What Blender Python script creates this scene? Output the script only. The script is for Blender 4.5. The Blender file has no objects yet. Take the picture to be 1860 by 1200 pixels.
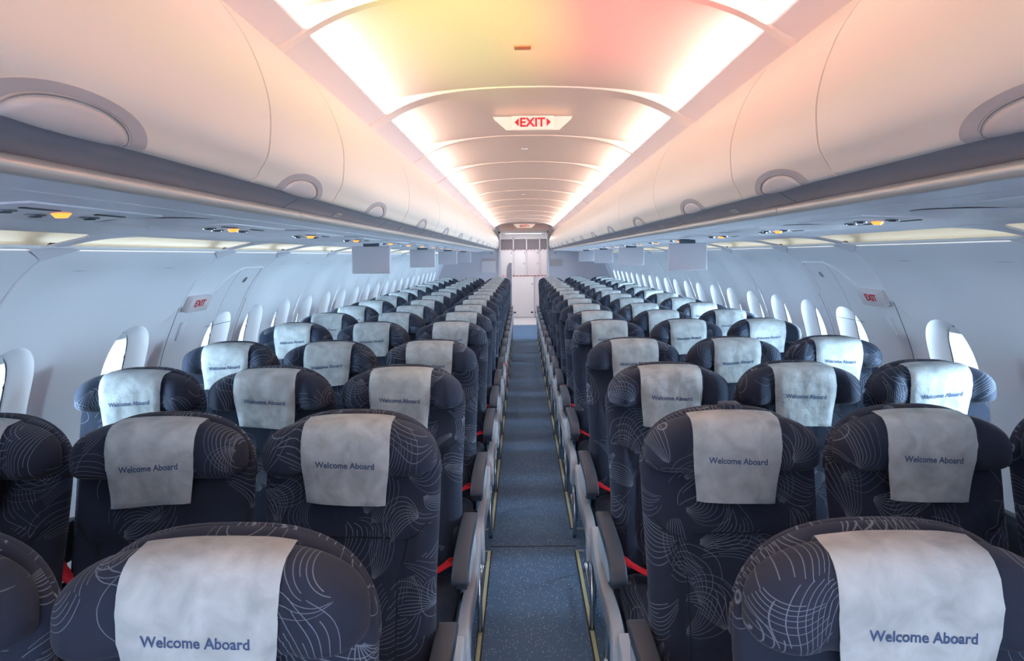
import bpy, bmesh, math, random
from mathutils import Vector, Matrix, noise as mnoise
random.seed(7)
S = bpy.context.scene
COL = S.collection
PI = math.pi

# ------------------------------------------------------------------ camera, world, exposure
EYE = (-0.045, 0.0, 1.60)
F = 1200.0                                     # focal length in pixels of the 1860 px frame
cd = bpy.data.cameras.new('camera')
cam = bpy.data.objects.new('camera', cd); COL.objects.link(cam)
cam.location = EYE
cam.rotation_euler = (PI/2, 0.010, 0)
cd.sensor_fit = 'HORIZONTAL'; cd.sensor_width = 36.0
cd.lens = F/1860*36
cd.shift_x = -18/1860; cd.shift_y = -136/1860
cd.clip_start = 0.02; cd.clip_end = 100
S.camera = cam

w = bpy.data.worlds.new('sky'); S.world = w; w.use_nodes = True
bg = w.node_tree.nodes['Background']
bg.inputs[0].default_value = (0.80, 0.90, 1.0, 1); bg.inputs[1].default_value = 1.35

S.view_settings.view_transform = 'Standard'
S.view_settings.look = 'None'
S.view_settings.gamma = 1.0
S.view_settings.use_curve_mapping = False
S.view_settings.exposure = 0.38
try:
    c = S.cycles
    c.use_denoising = True
    c.max_bounces = 10; c.diffuse_bounces = 6; c.glossy_bounces = 4; c.transparent_max_bounces = 12
    c.sample_clamp_indirect = 4.0
    c.caustics_reflective = False; c.caustics_refractive = False
except Exception:
    pass

def lamp(name, kind, loc, rot, energy, color, **kw):
    l = bpy.data.lights.new(name, kind); l.energy = energy; l.color = color
    for k, v in kw.items(): setattr(l, k, v)
    o = bpy.data.objects.new(name, l); COL.objects.link(o)
    o.location = loc; o.rotation_euler = rot
    return o

WIN = {-1: [2.29, 3.02, 3.88] + [4.40 + .533*k for k in range(18)], 1: [2.25, 2.94, 3.79] + [4.31 + .533*k for k in range(18)]}
WIN_Z = 1.075
# daylight just outside every window, on both sides of the cabin
DAY_L, DAY_R = 6.5, 14.5
for sd_ in (-1, 1):
    for y in WIN[sd_]:
        lamp('daylight', 'AREA', (sd_*2.02, y, WIN_Z+.03), (0, sd_*PI/2, 0), DAY_L if sd_ < 0 else DAY_R, (.64, .81, 1.0),
             shape='RECTANGLE', size=.40, size_y=.30, spread=1.75)
# added cool fill light, unseen behind the camera, to brighten the seat fronts
lamp('front_fill', 'AREA', (0, -2.2, 1.35), (PI/2, 0, PI), 100, (.78, .91, 1.0), shape='RECTANGLE', size=2.4, size_y=1.1)
# added spots, unseen in mid-air, that tint the near ceiling green and red
lamp('tint_spot', 'SPOT', (-.30, -.35, .95), (0, 0, 0), 0, (.75, 1.0, .10), spot_size=.30, spot_blend=1.0, shadow_soft_size=.05)
lamp('tint_spot', 'SPOT', (.30, -.35, .95), (0, 0, 0), 0, (1.0, .12, .10), spot_size=.30, spot_blend=1.0, shadow_soft_size=.05)
MOOD = [o for o in COL.objects if o.name.startswith('tint_spot')]
def aim(o, target):
    d = Vector(target) - o.location
    o.rotation_euler = d.to_track_quat('-Z', 'Y').to_euler()
aim(MOOD[0], (-.21, 2.0, 2.28)); MOOD[0].data.energy = 300
aim(MOOD[1], (.22, 1.85, 2.28)); MOOD[1].data.energy = 320

# ------------------------------------------------------------------ materials
def new_mat(name):
    m = bpy.data.materials.new(name); m.use_nodes = True
    nt = m.node_tree
    return m, nt, nt.nodes['Principled BSDF']

def plain(name, col, rough=.5, metal=0.0, spec=.5, emit=None, estr=0.0, vary=0.0, scale=3.0, bump=0.0, bscale=200.0):
    m, nt, b = new_mat(name)
    b.inputs['Base Color'].default_value = (*col, 1)
    b.inputs['Roughness'].default_value = rough
    b.inputs['Metallic'].default_value = metal
    b.inputs['Specular IOR Level'].default_value = spec
    if emit:
        b.inputs['Emission Color'].default_value = (*emit, 1); b.inputs['Emission Strength'].default_value = estr
    tc = nt.nodes.new('ShaderNodeTexCoord')
    if vary:
        n = nt.nodes.new('ShaderNodeTexNoise'); n.inputs['Scale'].default_value = scale
        n.inputs['Detail'].default_value = 4
        nt.links.new(tc.outputs['Object'], n.inputs['Vector'])
        mx = nt.nodes.new('ShaderNodeMix'); mx.data_type = 'RGBA'
        mx.inputs[6].default_value = (*[x*(1-vary) for x in col], 1)
        mx.inputs[7].default_value = (*[min(1, x*(1+vary)) for x in col], 1)
        nt.links.new(n.outputs[0], mx.inputs[0]); nt.links.new(mx.outputs[2], b.inputs['Base Color'])
    if bump:
        n2 = nt.nodes.new('ShaderNodeTexNoise'); n2.inputs['Scale'].default_value = bscale
        nt.links.new(tc.outputs['Object'], n2.inputs['Vector'])
        bp = nt.nodes.new('ShaderNodeBump'); bp.inputs['Strength'].default_value = bump; bp.inputs['Distance'].default_value = .002
        nt.links.new(n2.outputs[0], bp.inputs['Height']); nt.links.new(bp.outputs[0], b.inputs['Normal'])
    return m

def fabric_mat(name, base, line, seed):
    """woven cloth with bundles of fine curved lines fanning out of scattered points"""
    m, nt, b = new_mat(name)
    N = nt.nodes; L = nt.links
    def nd(t, **kw):
        n = N.new(t)
        for k, v in kw.items(): setattr(n, k, v)
        return n
    def math_(op, a, b_=None, c_=None):
        n = nd('ShaderNodeMath', operation=op)
        for i, v in enumerate((a, b_, c_)):
            if v is None: continue
            if isinstance(v, (int, float)): n.inputs[i].default_value = v
            else: L.new(v, n.inputs[i])
        return n.outputs[0]
    def vmath(op, a, b_):
        n = nd('ShaderNodeVectorMath', operation=op)
        for i, v in enumerate((a, b_)):
            if isinstance(v, tuple): n.inputs[i].default_value = v
            elif isinstance(v, (int, float)): n.inputs['Scale'].default_value = v
            else: L.new(v, n.inputs[i])
        return n.outputs[0]
    tc = nd('ShaderNodeTexCoord'); oi = nd('ShaderNodeObjectInfo')
    rnd = math_('MULTIPLY', oi.outputs['Random'], 37.0)
    cmb = nd('ShaderNodeCombineXYZ'); L.new(rnd, cmb.inputs[0]); L.new(rnd, cmb.inputs[2]); cmb.inputs[1].default_value = seed
    flat = vmath('MULTIPLY', tc.outputs['Object'], (1.0, 0.55, 1.0))
    P = vmath('ADD', flat, cmb.outputs[0])
    nz = nd('ShaderNodeTexNoise'); nz.inputs['Scale'].default_value = 5.0; nz.inputs['Detail'].default_value = 1.0
    L.new(P, nz.inputs['Vector'])
    off = vmath('SUBTRACT', nz.outputs[1], (.5, .5, .5))
    offs = vmath('SCALE', off, 0.12)
    Pw = vmath('ADD', P, offs)
    total = None
    for (sc, K, wd, h, ph, lo, hi) in ((4.4, 34.0, .0008, .070, 0.0, .20, .46), (3.4, 40.0, .0007, .100, 3.3, .24, .48), (5.0, 28.0, .0007, .055, 7.1, .16, .44)):
        Ps = vmath('ADD', Pw, (ph, ph*.7, ph*1.3))
        v = nd('ShaderNodeTexVoronoi'); v.inputs['Scale'].default_value = sc
        v.inputs['Randomness'].default_value = .8
        L.new(Ps, v.inputs['Vector'])
        loc = vmath('SUBTRACT', Ps, v.outputs['Position'])
        sx = nd('ShaderNodeSeparateXYZ'); L.new(loc, sx.inputs[0])
        x0, _, z0 = sx.outputs
        sc_ = nd('ShaderNodeSeparateColor'); L.new(v.outputs['Color'], sc_.inputs[0])
        an = math_('MULTIPLY', sc_.outputs[0], 6.283)
        ca, sa = math_('COSINE', an), math_('SINE', an)
        x = math_('SUBTRACT', math_('MULTIPLY', x0, ca), math_('MULTIPLY', z0, sa))
        z = math_('ADD', math_('MULTIPLY', x0, sa), math_('MULTIPLY', z0, ca))
        z = math_('ADD', z, .03)
        xa, xb = math_('SUBTRACT', x, h), math_('ADD', x, h)
        # arcs through two points: equal differences of the two bearings
        phi = math_('FRACT', math_('DIVIDE', math_('SUBTRACT', math_('ARCTAN2', z, xa), math_('ARCTAN2', z, xb)), 6.2832))
        ra = math_('SQRT', math_('ADD', math_('MULTIPLY', xa, xa), math_('MULTIPLY', z, z)))
        rb = math_('SQRT', math_('ADD', math_('MULTIPLY', xb, xb), math_('MULTIPLY', z, z)))
        insec = math_('MULTIPLY', math_('GREATER_THAN', phi, lo), math_('LESS_THAN', phi, hi))
        s = math_('MULTIPLY', phi, K)
        fr = math_('ABSOLUTE', math_('SUBTRACT', math_('FRACT', s), .5))
        d = math_('DIVIDE', math_('MULTIPLY', fr, math_('MULTIPLY', ra, rb)), K/6.2832*2*h)
        ln = nd('ShaderNodeMapRange'); ln.inputs[1].default_value = wd*.4; ln.inputs[2].default_value = wd*1.2
        ln.inputs[3].default_value = 1.0; ln.inputs[4].default_value = 0.0
        L.new(d, ln.inputs[0])
        # each line stops short of the far point by its own length
        wn = nd('ShaderNodeTexWhiteNoise', noise_dimensions='2D')
        cx = nd('ShaderNodeCombineXYZ'); L.new(math_('FLOOR', s), cx.inputs[0]); L.new(sc_.outputs[1], cx.inputs[1])
        L.new(cx.outputs[0], wn.inputs['Vector'])
        short = math_('GREATER_THAN', rb, math_('MULTIPLY', wn.outputs[0], h*1.1))
        o = math_('MULTIPLY', math_('MULTIPLY', ln.outputs[0], insec), math_('MULTIPLY', short, math_('GREATER_THAN', ra, .006)))
        total = o if total is None else math_('MAXIMUM', total, o)
    total = math_('MULTIPLY', total, .34)
    # slight blotches in the dye
    n3 = nd('ShaderNodeTexNoise'); n3.inputs['Scale'].default_value = 9.0; L.new(P, n3.inputs['Vector'])
    mx0 = nd('ShaderNodeMix', data_type='RGBA')
    mx0.inputs[6].default_value = (*[c*.8 for c in base], 1); mx0.inputs[7].default_value = (*[c*1.2 for c in base], 1)
    L.new(n3.outputs[0], mx0.inputs[0])
    mx = nd('ShaderNodeMix', data_type='RGBA'); L.new(total, mx.inputs[0])
    L.new(mx0.outputs[2], mx.inputs[6]); mx.inputs[7].default_value = (*line, 1)
    L.new(mx.outputs[2], b.inputs['Base Color'])
    b.inputs['Roughness'].default_value = .85
    b.inputs['Specular IOR Level'].default_value = .25
    b.inputs['Sheen Weight'].default_value = .08
    b.inputs['Sheen Roughness'].default_value = .5
    n4 = nd('ShaderNodeTexNoise'); n4.inputs['Scale'].default_value = 600.0; L.new(tc.outputs['Object'], n4.inputs['Vector'])
    n5 = nd('ShaderNodeTexNoise'); n5.inputs['Scale'].default_value = 14.0; n5.inputs['Detail'].default_value = 2.0; L.new(P, n5.inputs['Vector'])
    bp0 = nd('ShaderNodeBump'); bp0.inputs['Strength'].default_value = .35; bp0.inputs['Distance'].default_value = .02
    L.new(n5.outputs[0], bp0.inputs['Height'])
    bp = nd('ShaderNodeBump'); bp.inputs['Strength'].default_value = .3; bp.inputs['Distance'].default_value = .001
    L.new(n4.outputs[0], bp.inputs['Height']); L.new(bp0.outputs[0], bp.inputs['Normal']); L.new(bp.outputs[0], b.inputs['Normal'])
    return m

def cover_mat():
    m, nt, b = new_mat('nonwoven_paper')
    N = nt.nodes; L = nt.links
    tc = N.new('ShaderNodeTexCoord'); oi = N.new('ShaderNodeObjectInfo')
    ad = N.new('ShaderNodeVectorMath'); ad.operation = 'ADD'
    mu = N.new('ShaderNodeMath'); mu.operation = 'MULTIPLY'; mu.inputs[1].default_value = 23.0
    L.new(oi.outputs['Random'], mu.inputs[0]); L.new(tc.outputs['Object'], ad.inputs[0]); L.new(mu.outputs[0], ad.inputs[1])
    n = N.new('ShaderNodeTexNoise'); n.inputs['Scale'].default_value = 18.0; n.inputs['Detail'].default_value = 6.0; n.inputs['Distortion'].default_value = .5
    L.new(ad.outputs[0], n.inputs['Vector'])
    r = N.new('ShaderNodeValToRGB')
    r.color_ramp.elements[0].position = .25; r.color_ramp.elements[0].color = (.36, .42, .44, 1)
    r.color_ramp.elements[1].position = .75; r.color_ramp.elements[1].color = (.66, .735, .75, 1)
    L.new(n.outputs[0], r.inputs[0]); L.new(r.outputs[0], b.inputs['Base Color'])
    b.inputs['Roughness'].default_value = .8; b.inputs['Specular IOR Level'].default_value = .3
    n2 = N.new('ShaderNodeTexNoise'); n2.inputs['Scale'].default_value = 22.0; n2.inputs['Detail'].default_value = 5.0
    L.new(ad.outputs[0], n2.inputs['Vector'])
    bp = N.new('ShaderNodeBump'); bp.inputs['Strength'].default_value = .35; bp.inputs['Distance'].default_value = .012
    L.new(n2.outputs[0], bp.inputs['Height']); L.new(bp.outputs[0], b.inputs['Normal'])
    return m

def carpet_mat():
    m, nt, b = new_mat('speckled_carpet')
    N = nt.nodes; L = nt.links
    tc = N.new('ShaderNodeTexCoord')
    v = N.new('ShaderNodeTexVoronoi'); v.inputs['Scale'].default_value = 105.0
    L.new(tc.outputs['Object'], v.inputs['Vector'])
    mr = N.new('ShaderNodeMapRange'); mr.inputs[1].default_value = .17; mr.inputs[2].default_value = .27; mr.inputs[3].default_value = 1; mr.inputs[4].default_value = 0
    L.new(v.outputs['Distance'], mr.inputs[0])
    sc = N.new('ShaderNodeSeparateColor'); L.new(v.outputs['Color'], sc.inputs[0])
    gt = N.new('ShaderNodeMath'); gt.operation = 'GREATER_THAN'; gt.inputs[1].default_value = .45; L.new(sc.outputs[0], gt.inputs[0])
    mu = N.new('ShaderNodeMath'); mu.operation = 'MULTIPLY'; L.new(mr.outputs[0], mu.inputs[0]); L.new(gt.outputs[0], mu.inputs[1])
    n = N.new('ShaderNodeTexNoise'); n.inputs['Scale'].default_value = 260.0; L.new(tc.outputs['Object'], n.inputs['Vector'])
    mx0 = N.new('ShaderNodeMix'); mx0.data_type = 'RGBA'
    mx0.inputs[6].default_value = (.055, .13, .25, 1); mx0.inputs[7].default_value = (.15, .30, .50, 1)
    L.new(n.outputs[0], mx0.inputs[0])
    mx = N.new('ShaderNodeMix'); mx.data_type = 'RGBA'
    L.new(mu.outputs[0], mx.inputs[0]); L.new(mx0.outputs[2], mx.inputs[6]); mx.inputs[7].default_value = (.80, .86, .92, 1)
    L.new(mx.outputs[2], b.inputs['Base Color'])
    b.inputs['Roughness'].default_value = .75; b.inputs['Specular IOR Level'].default_value = .4
    bp = N.new('ShaderNodeBump'); bp.inputs['Strength'].default_value = .4; bp.inputs['Distance'].default_value = .003
    L.new(n.outputs[0], bp.inputs['Height']); L.new(bp.outputs[0], b.inputs['Normal'])
    return m

def glass_mat():
    m, nt, b = new_mat('window_pane')
    N = nt.nodes; L = nt.links
    t = N.new('ShaderNodeBsdfTransparent'); t.inputs[0].default_value = (.93, .97, .98, 1)
    g = N.new('ShaderNodeBsdfGlossy'); g.inputs['Roughness'].default_value = .05
    mx = N.new('ShaderNodeMixShader'); mx.inputs[0].default_value = .05; L.new(t.outputs[0], mx.inputs[1]); L.new(g.outputs[0], mx.inputs[2])
    L.new(mx.outputs[0], nt.nodes['Material Output'].inputs[0])
    return m

M = {
 'fabric': fabric_mat('navy_patterned_cloth', (.021, .031, .058), (.46, .56, .68), 0.0),
 'piping': plain('dark_piping', (.012, .016, .028), .9),
 'cover': cover_mat(),
 'ink': plain('blue_ink', (.05, .10, .22), .7),
 'red': plain('red_webbing', (.80, .012, .03), .7, bump=.4, bscale=400),
 'dgrey': plain('dark_grey_plastic', (.048, .066, .095), .48, vary=.1),
 'lgrey': plain('light_grey_plastic', (.50, .55, .61), .42, vary=.05),
 'insert': plain('pale_grey_insert', (.55, .60, .66), .4),
 'metal': plain('brushed_steel', (.62, .64, .66), .25, 1.0),
 'bin': plain('bin_lacquer', (.92, .79, .67), .34, vary=.02, scale=.6),
 'scoop': plain('scoop_plastic', (.52, .455, .44), .4),
 'flap': plain('flap_plastic', (.64, .57, .54), .35),
 'valance': plain('grey_valance', (.26, .24, .265), .36),
 'rail': plain('satin_rail', (.62, .60, .56), .28, .35),
 'under': plain('underside_plastic', (.74, .74, .80), .35),
 'psu': plain('service_unit_plastic', (.72, .73, .78), .32),
 'black': plain('black_plastic', (.015, .016, .02), .4),
 'gap': plain('dark_gap', (.03, .03, .035), .9),
 'wall': plain('sidewall_plastic', (.82, .85, .90), .42, vary=.02, scale=.8),
 'cream': plain('cream_cove_plastic', (.80, .77, .68), .5),
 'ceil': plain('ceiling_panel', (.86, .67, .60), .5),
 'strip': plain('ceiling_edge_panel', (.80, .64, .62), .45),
 'tube': plain('ceiling_tube', (1, .9, .8), .5, emit=(1.0, .89, .77), estr=56.0),
 'covetube': plain('cove_tube', (1, .9, .8), .5, emit=(1.0, .92, .78), estr=1.5),
 'orange': plain('orange_lens', (.9, .25, .04), .4, emit=(1.0, .28, .05), estr=1.6),
 'carpet': carpet_mat(),
 'glow': plain('luminescent_strip', (.72, .78, .50), .5, vary=.12, scale=12),
 'stripedge': plain('strip_edging', (.03, .035, .045), .6),
 'white': plain('galley_white', (.82, .81, .82), .35),
 'galleyfloor': plain('galley_vinyl', (.75, .76, .78), .3),
 'galleylamp': plain('galley_lamp', (1, 1, 1), .5, emit=(1, .94, .96), estr=6.5),
 'galleydoor': plain('galley_door', (.78, .72, .73), .35, vary=.03),
 'cubby': plain('galley_cubby', (.22, .19, .21), .5),
 'partition': plain('partition_laminate', (.66, .62, .66), .45),
 'screen': plain('monitor_grey', (.50, .49, .54), .4),
 'exitred': plain('exit_red', (.65, .01, .02), .5),
 'exitface': plain('exit_face', (.85, .80, .72), .4, emit=(1, .85, .72), estr=.12),
 'exitwall': plain('exit_wall_face', (.72, .68, .70), .4),
 'rust': plain('rust_lens', (.42, .14, .09), .4),
 'glass': glass_mat(),
 'rubber': plain('window_gasket', (.06, .07, .08), .5),
 'blind': plain('window_blind', (.62, .66, .68), .5),
 'band': plain('shell_fabric', (.034, .043, .074), .85),
}

# ------------------------------------------------------------------ mesh helpers
def mesh_obj(name, verts, faces, mat, parent=None, smooth=True, auto=None):
    me = bpy.data.meshes.new(name); me.from_pydata([tuple(v) for v in verts], [], faces)
    mats = mat if isinstance(mat, (list, tuple)) else [mat]
    for m in mats: me.materials.append(m)
    me.validate()
    if smooth: me.polygons.foreach_set('use_smooth', [True]*len(me.polygons))
    if auto is not None and smooth:
        me.set_sharp_from_angle(angle=math.radians(auto))
    me.update()
    o = bpy.data.objects.new(name, me); COL.objects.link(o)
    if parent: o.parent = parent
    return o

class MB:
    def __init__(s): s.v = []; s.f = []
    def add(s, v, f):
        n = len(s.v); s.v += [tuple(x) for x in v]; s.f += [tuple(i+n for i in q) for q in f]
        return s
    def box(s, x0, x1, y0, y1, z0, z1):
        v = [(x, y, z) for x in (x0, x1) for y in (y0, y1) for z in (z0, z1)]
        return s.add(v, [(0,1,3,2),(4,6,7,5),(0,4,5,1),(2,3,7,6),(0,2,6,4),(1,5,7,3)])
    def rbox(s, x0, x1, y0, y1, z0, z1, b=.004, seg=2):
        bm = bmesh.new()
        r = bmesh.ops.create_cube(bm, size=1)
        for q in bm.verts:
            q.co = Vector((x0 if q.co.x < 0 else x1, y0 if q.co.y < 0 else y1, z0 if q.co.z < 0 else z1))
        bmesh.ops.bevel(bm, geom=bm.edges[:], offset=b, segments=seg, profile=.5, affect='EDGES')
        bm.verts.index_update()
        s.add([q.co for q in bm.verts], [[q.index for q in f.verts] for f in bm.faces]); bm.free()
        return s
    def prism_x(s, prof, x0, x1, b=0.0, seg=2):          # prof: (y,z) polygon extruded along x
        bm = bmesh.new()
        a = [bm.verts.new((x0, y, z)) for y, z in prof]; c = [bm.verts.new((x1, y, z)) for y, z in prof]
        n = len(prof)
        f0 = bm.faces.new(a); f1 = bm.faces.new(c[::-1])
        for i in range(n): bm.faces.new((a[i], c[i], c[(i+1) % n], a[(i+1) % n]))
        bmesh.ops.recalc_face_normals(bm, faces=bm.faces[:])
        if b:
            bmesh.ops.bevel(bm, geom=list(set(f0.edges[:]+f1.edges[:])), offset=b, segments=seg, profile=.5, affect='EDGES')
        bm.verts.index_update()
        s.add([q.co for q in bm.verts], [[q.index for q in f.verts] for f in bm.faces]); bm.free()
        return s
    def tube(s, pts, r, n=8, closed=False, cap=True):
        pts = [Vector(p) for p in pts]; rings = []
        m = len(pts)
        for i, p in enumerate(pts):
            if closed: t = (pts[(i+1) % m]-pts[i-1])
            else: t = (pts[min(i+1, m-1)]-pts[max(i-1, 0)])
            t.normalize()
            up = Vector((0, 0, 1)) if abs(t.z) < .95 else Vector((1, 0, 0))
            a = t.cross(up).normalized(); b = t.cross(a)
            rings.append([p+a*r*math.cos(2*PI*k/n)+b*r*math.sin(2*PI*k/n) for k in range(n)])
        v = [q for rg in rings for q in rg]; f = []
        for i in range(m if closed else m-1):
            j = (i+1) % m
            for k in range(n): f.append((i*n+k, i*n+(k+1) % n, j*n+(k+1) % n, j*n+k))
        if cap and not closed:
            f.append(tuple(range(n))[::-1]); f.append(tuple((m-1)*n+k for k in range(n)))
        return s.add(v, f)
    def cyl(s, c, ax, r, h, n=20, r2=None):
        c = Vector(c); ax = Vector(ax).normalized()
        up = Vector((0, 0, 1)) if abs(ax.z) < .9 else Vector((1, 0, 0))
        a = ax.cross(up).normalized(); b = ax.cross(a); r2 = r if r2 is None else r2
        v = [c+a*r*math.cos(2*PI*k/n)+b*r*math.sin(2*PI*k/n) for k in range(n)]
        v += [c+ax*h+a*r2*math.cos(2*PI*k/n)+b*r2*math.sin(2*PI*k/n) for k in range(n)]
        f = [(k, (k+1) % n, n+(k+1) % n, n+k) for k in range(n)] + [tuple(range(n))[::-1], tuple(n+k for k in range(n))]
        return s.add(v, f)
    def obj(s, name, mat, parent=None, smooth=True, auto=35):
        return mesh_obj(name, s.v, s.f, mat, parent, smooth, auto)

def tag(o, label=None, cat=None, group=None, kind=None):
    if label: o['label'] = label
    if cat: o['category'] = cat
    if group: o['group'] = group
    if kind: o['kind'] = kind
    return o
def empty(name, loc=(0, 0, 0), rz=0):
    o = bpy.data.objects.new(name, None); COL.objects.link(o); o.location = loc; o.rotation_euler[2] = rz
    o.empty_display_size = .1
    return o
def structure(o): o['kind'] = 'structure'; return o
def lift(o, root):
    """bring an object built in world coordinates under ROOT (a plain translated Empty) without moving it"""
    for v in o.data.vertices: v.co -= Vector(root.location)
    o.parent = root
    return o

def spline(pts, n=6):
    """Catmull-Rom through 2-D points"""
    out = []
    P = [pts[0]]+list(pts)+[pts[-1]]
    for i in range(1, len(P)-2):
        p0, p1, p2, p3 = P[i-1], P[i], P[i+1], P[i+2]
        for k in range(n):
            t = k/n
            out.append(tuple(.5*((2*b)+(-a+c)*t+(2*a-5*b+4*c-d)*t*t+(-a+3*b-3*c+d)*t**3) for a, b, c, d in zip(p0, p1, p2, p3)))
    out.append(tuple(pts[-1]))
    return out

def sweep_y(prof, y0, y1, side, thick, name, mat, parent=None, normal_sign=1, auto=35, ny=1):
    """closed slab: 2-D profile (X,Z) with thickness THICK swept from y0 to y1; side=-1 mirrors X"""
    n = len(prof); nr = []
    for i in range(n):
        a = prof[max(i-1, 0)]; b = prof[min(i+1, n-1)]
        dx, dz = b[0]-a[0], b[1]-a[1]; l = math.hypot(dx, dz) or 1
        nr.append((-dz/l*normal_sign, dx/l*normal_sign))
    inner = [(p[0]+q[0]*thick, p[1]+q[1]*thick) for p, q in zip(prof, nr)]
    loop = list(prof)+inner[::-1]
    mb = MB(); m = len(loop); v = []
    for j in range(ny+1):
        y = y0+(y1-y0)*j/ny
        v += [(side*x, y, z) for x, z in loop]
    f = []
    for j in range(ny):
        for i in range(m):
            f.append((j*m+i, j*m+(i+1) % m, (j+1)*m+(i+1) % m, (j+1)*m+i))
    # end caps as quads
    for base in (0, ny*m):
        for i in range(n-1): f.append((base+i, base+i+1, base+m-2-i, base+m-1-i))
    mb.add(v, f)
    o = mb.obj(name, mat, parent, True, auto)
    bm = bmesh.new(); bm.from_mesh(o.data); bmesh.ops.recalc_face_normals(bm, faces=bm.faces[:]); bm.to_mesh(o.data); bm.free()
    return o

def disc_mesh(outline, cy, front, back, p=3.5, K=12):
    """rounded cushion: OUTLINE = list of (x,z); cy(x,z) mid depth; front/back(x,z) thickness; bulge falls off to the rim"""
    n = len(outline); cx = sum(q[0] for q in outline)/n; cz = sum(q[1] for q in outline)/n
    V = []; Fc = []
    rr = [math.sin(PI/2*k/K) for k in range(1, K+1)]
    def side(sign, fn):
        idx = []
        z0 = cz; y = cy(cx, cz)+sign*fn(cx, cz); V.append((cx, y, cz)); c = len(V)-1
        for k, r in enumerate(rr[:-1]):
            row = []
            for (ox, oz) in outline:
                x = cx+(ox-cx)*r; z = cz+(oz-cz)*r
                e = (1-r**p)**(1/2.2)
                V.append((x, cy(x, z)+sign*fn(x, z)*e, z)); row.append(len(V)-1)
            idx.append(row)
        return c, idx
    c0, I0 = side(-1, front); c1, I1 = side(1, back)
    rim = []
    for (ox, oz) in outline: V.append((ox, cy(ox, oz), oz)); rim.append(len(V)-1)
    for c, I, fl in ((c0, I0, False), (c1, I1, True)):
        R = I+[rim]
        for j in range(n):
            t = (c, R[0][j], R[0][(j+1) % n]); Fc.append(t[::-1] if fl else t)
        for a, b in zip(R[:-1], R[1:]):
            for j in range(n):
                q = (a[j], b[j], b[(j+1) % n], a[(j+1) % n]); Fc.append(q[::-1] if fl else q)
    return V, Fc
def fix_normals(o):
    bm = bmesh.new(); bm.from_mesh(o.data); bmesh.ops.recalc_face_normals(bm, faces=bm.faces[:]); bm.to_mesh(o.data); bm.free(); return o
def smooth01(t): t = max(0.0, min(1.0, t)); return t*t*(3-2*t)

def text_mesh(txt, width, bold=0.0, extrude=.0, squash=1.0):
    c = bpy.data.curves.new('lettering', 'FONT'); c.body = txt; c.size = 1; c.align_x = 'CENTER'; c.align_y = 'CENTER'
    c.offset = bold; c.extrude = extrude; c.resolution_u = 3
    o = bpy.data.objects.new('lettering', c); COL.objects.link(o)
    dg = bpy.context.evaluated_depsgraph_get(); ev = o.evaluated_get(dg)
    me = bpy.data.meshes.new_from_object(ev)
    bpy.data.objects.remove(o)
    xs = [v.co.x for v in me.vertices]; s = width/(max(xs)-min(xs)); mid = (max(xs)+min(xs))/2
    ys = [v.co.y for v in me.vertices]; my = (max(ys)+min(ys))/2
    for v in me.vertices: v.co = Vector(((v.co.x-mid)*s, (v.co.y-my)*s*squash, v.co.z*s))
    return me

# ------------------------------------------------------------------ cabin shell
YB, YE = -2.6, 14.3                      # behind the camera, far partitions
ROOM_BACK = 17.0
H = 1.60
# floor
mb = MB(); mb.box(-1.95, 1.95, YB, 15.25, -.06, 0)
structure(mb.obj('floor', M['carpet'], auto=30))
mb = MB(); mb.box(-1.95, 1.95, 15.25, ROOM_BACK+.8, -.06, .001)
structure(mb.obj('floor', M['galleyfloor'], auto=30))
# carpet joint across the aisle
mb = MB(); mb.box(-.235, .235, 3.630, 3.640, 0, .0015); structure(mb.obj('trim_1', M['stripedge']))
# luminescent floor path strips with dark edging
XS = (-.235-.0, .235)
for k, (side) in enumerate((-1, 1)):
    for (a, b) in ((-1.5, 3.575), (3.86, 12.6)):
        mb = MB(); mb.box(*(sorted((side*.248, side*.222))), a, b, 0, .004)
        e = mb.obj('trim_2', M['stripedge'])
        structure(e)
        mb = MB(); mb.box(*(sorted((side*.245, side*.229))), a, b, .004, .0055)
        structure(mb.obj('trim_3', M['glow']))
    for yy in (3.572, 3.862):
        mb = MB(); mb.box(*(sorted((side*.245, side*.34))), yy-.008, yy+.008, 0, .005)
        structure(mb.obj('trim_4', M['insert']))

# side walls: profile (X, Z) as arc-length curve
WP = spline([(1.53, 1.645), (1.565, 1.615), (1.66, 1.527), (1.742, 1.404), (1.796, 1.281), (1.857, 1.106), (1.880, .95), (1.878, .80), (1.84, .55), (1.77, .3), (1.70, .1), (1.68, 0)], 8)
AL = [0.0]
for a, b in zip(WP[:-1], WP[1:]): AL.append(AL[-1]+math.hypot(b[0]-a[0], b[1]-a[1]))
def wp(s):
    s = max(0, min(AL[-1]-1e-6, s))
    for i in range(len(AL)-1):
        if AL[i+1] >= s: break
    t = (s-AL[i])/(AL[i+1]-AL[i])
    a, b = WP[i], WP[i+1]; dx, dz = b[0]-a[0], b[1]-a[1]; l = math.hypot(dx, dz)
    return a[0]+dx*t, a[1]+dz*t, -dz/l, dx/l          # point and OUTWARD normal (x>0 side)
def s_at_z(z):
    for i in range(len(WP)-1):
        if WP[i][1] >= z >= WP[i+1][1]:
            return AL[i]+(WP[i][1]-z)/(WP[i][1]-WP[i+1][1])*(AL[i+1]-AL[i])
SW = s_at_z(WIN_Z)
S0, S1 = SW-.30, SW+.30
def wpt(side, y, s, out=0.0):
    x, z, nx, nz = wp(s)
    return (side*(x+nx*out), y, z+nz*out)

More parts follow.
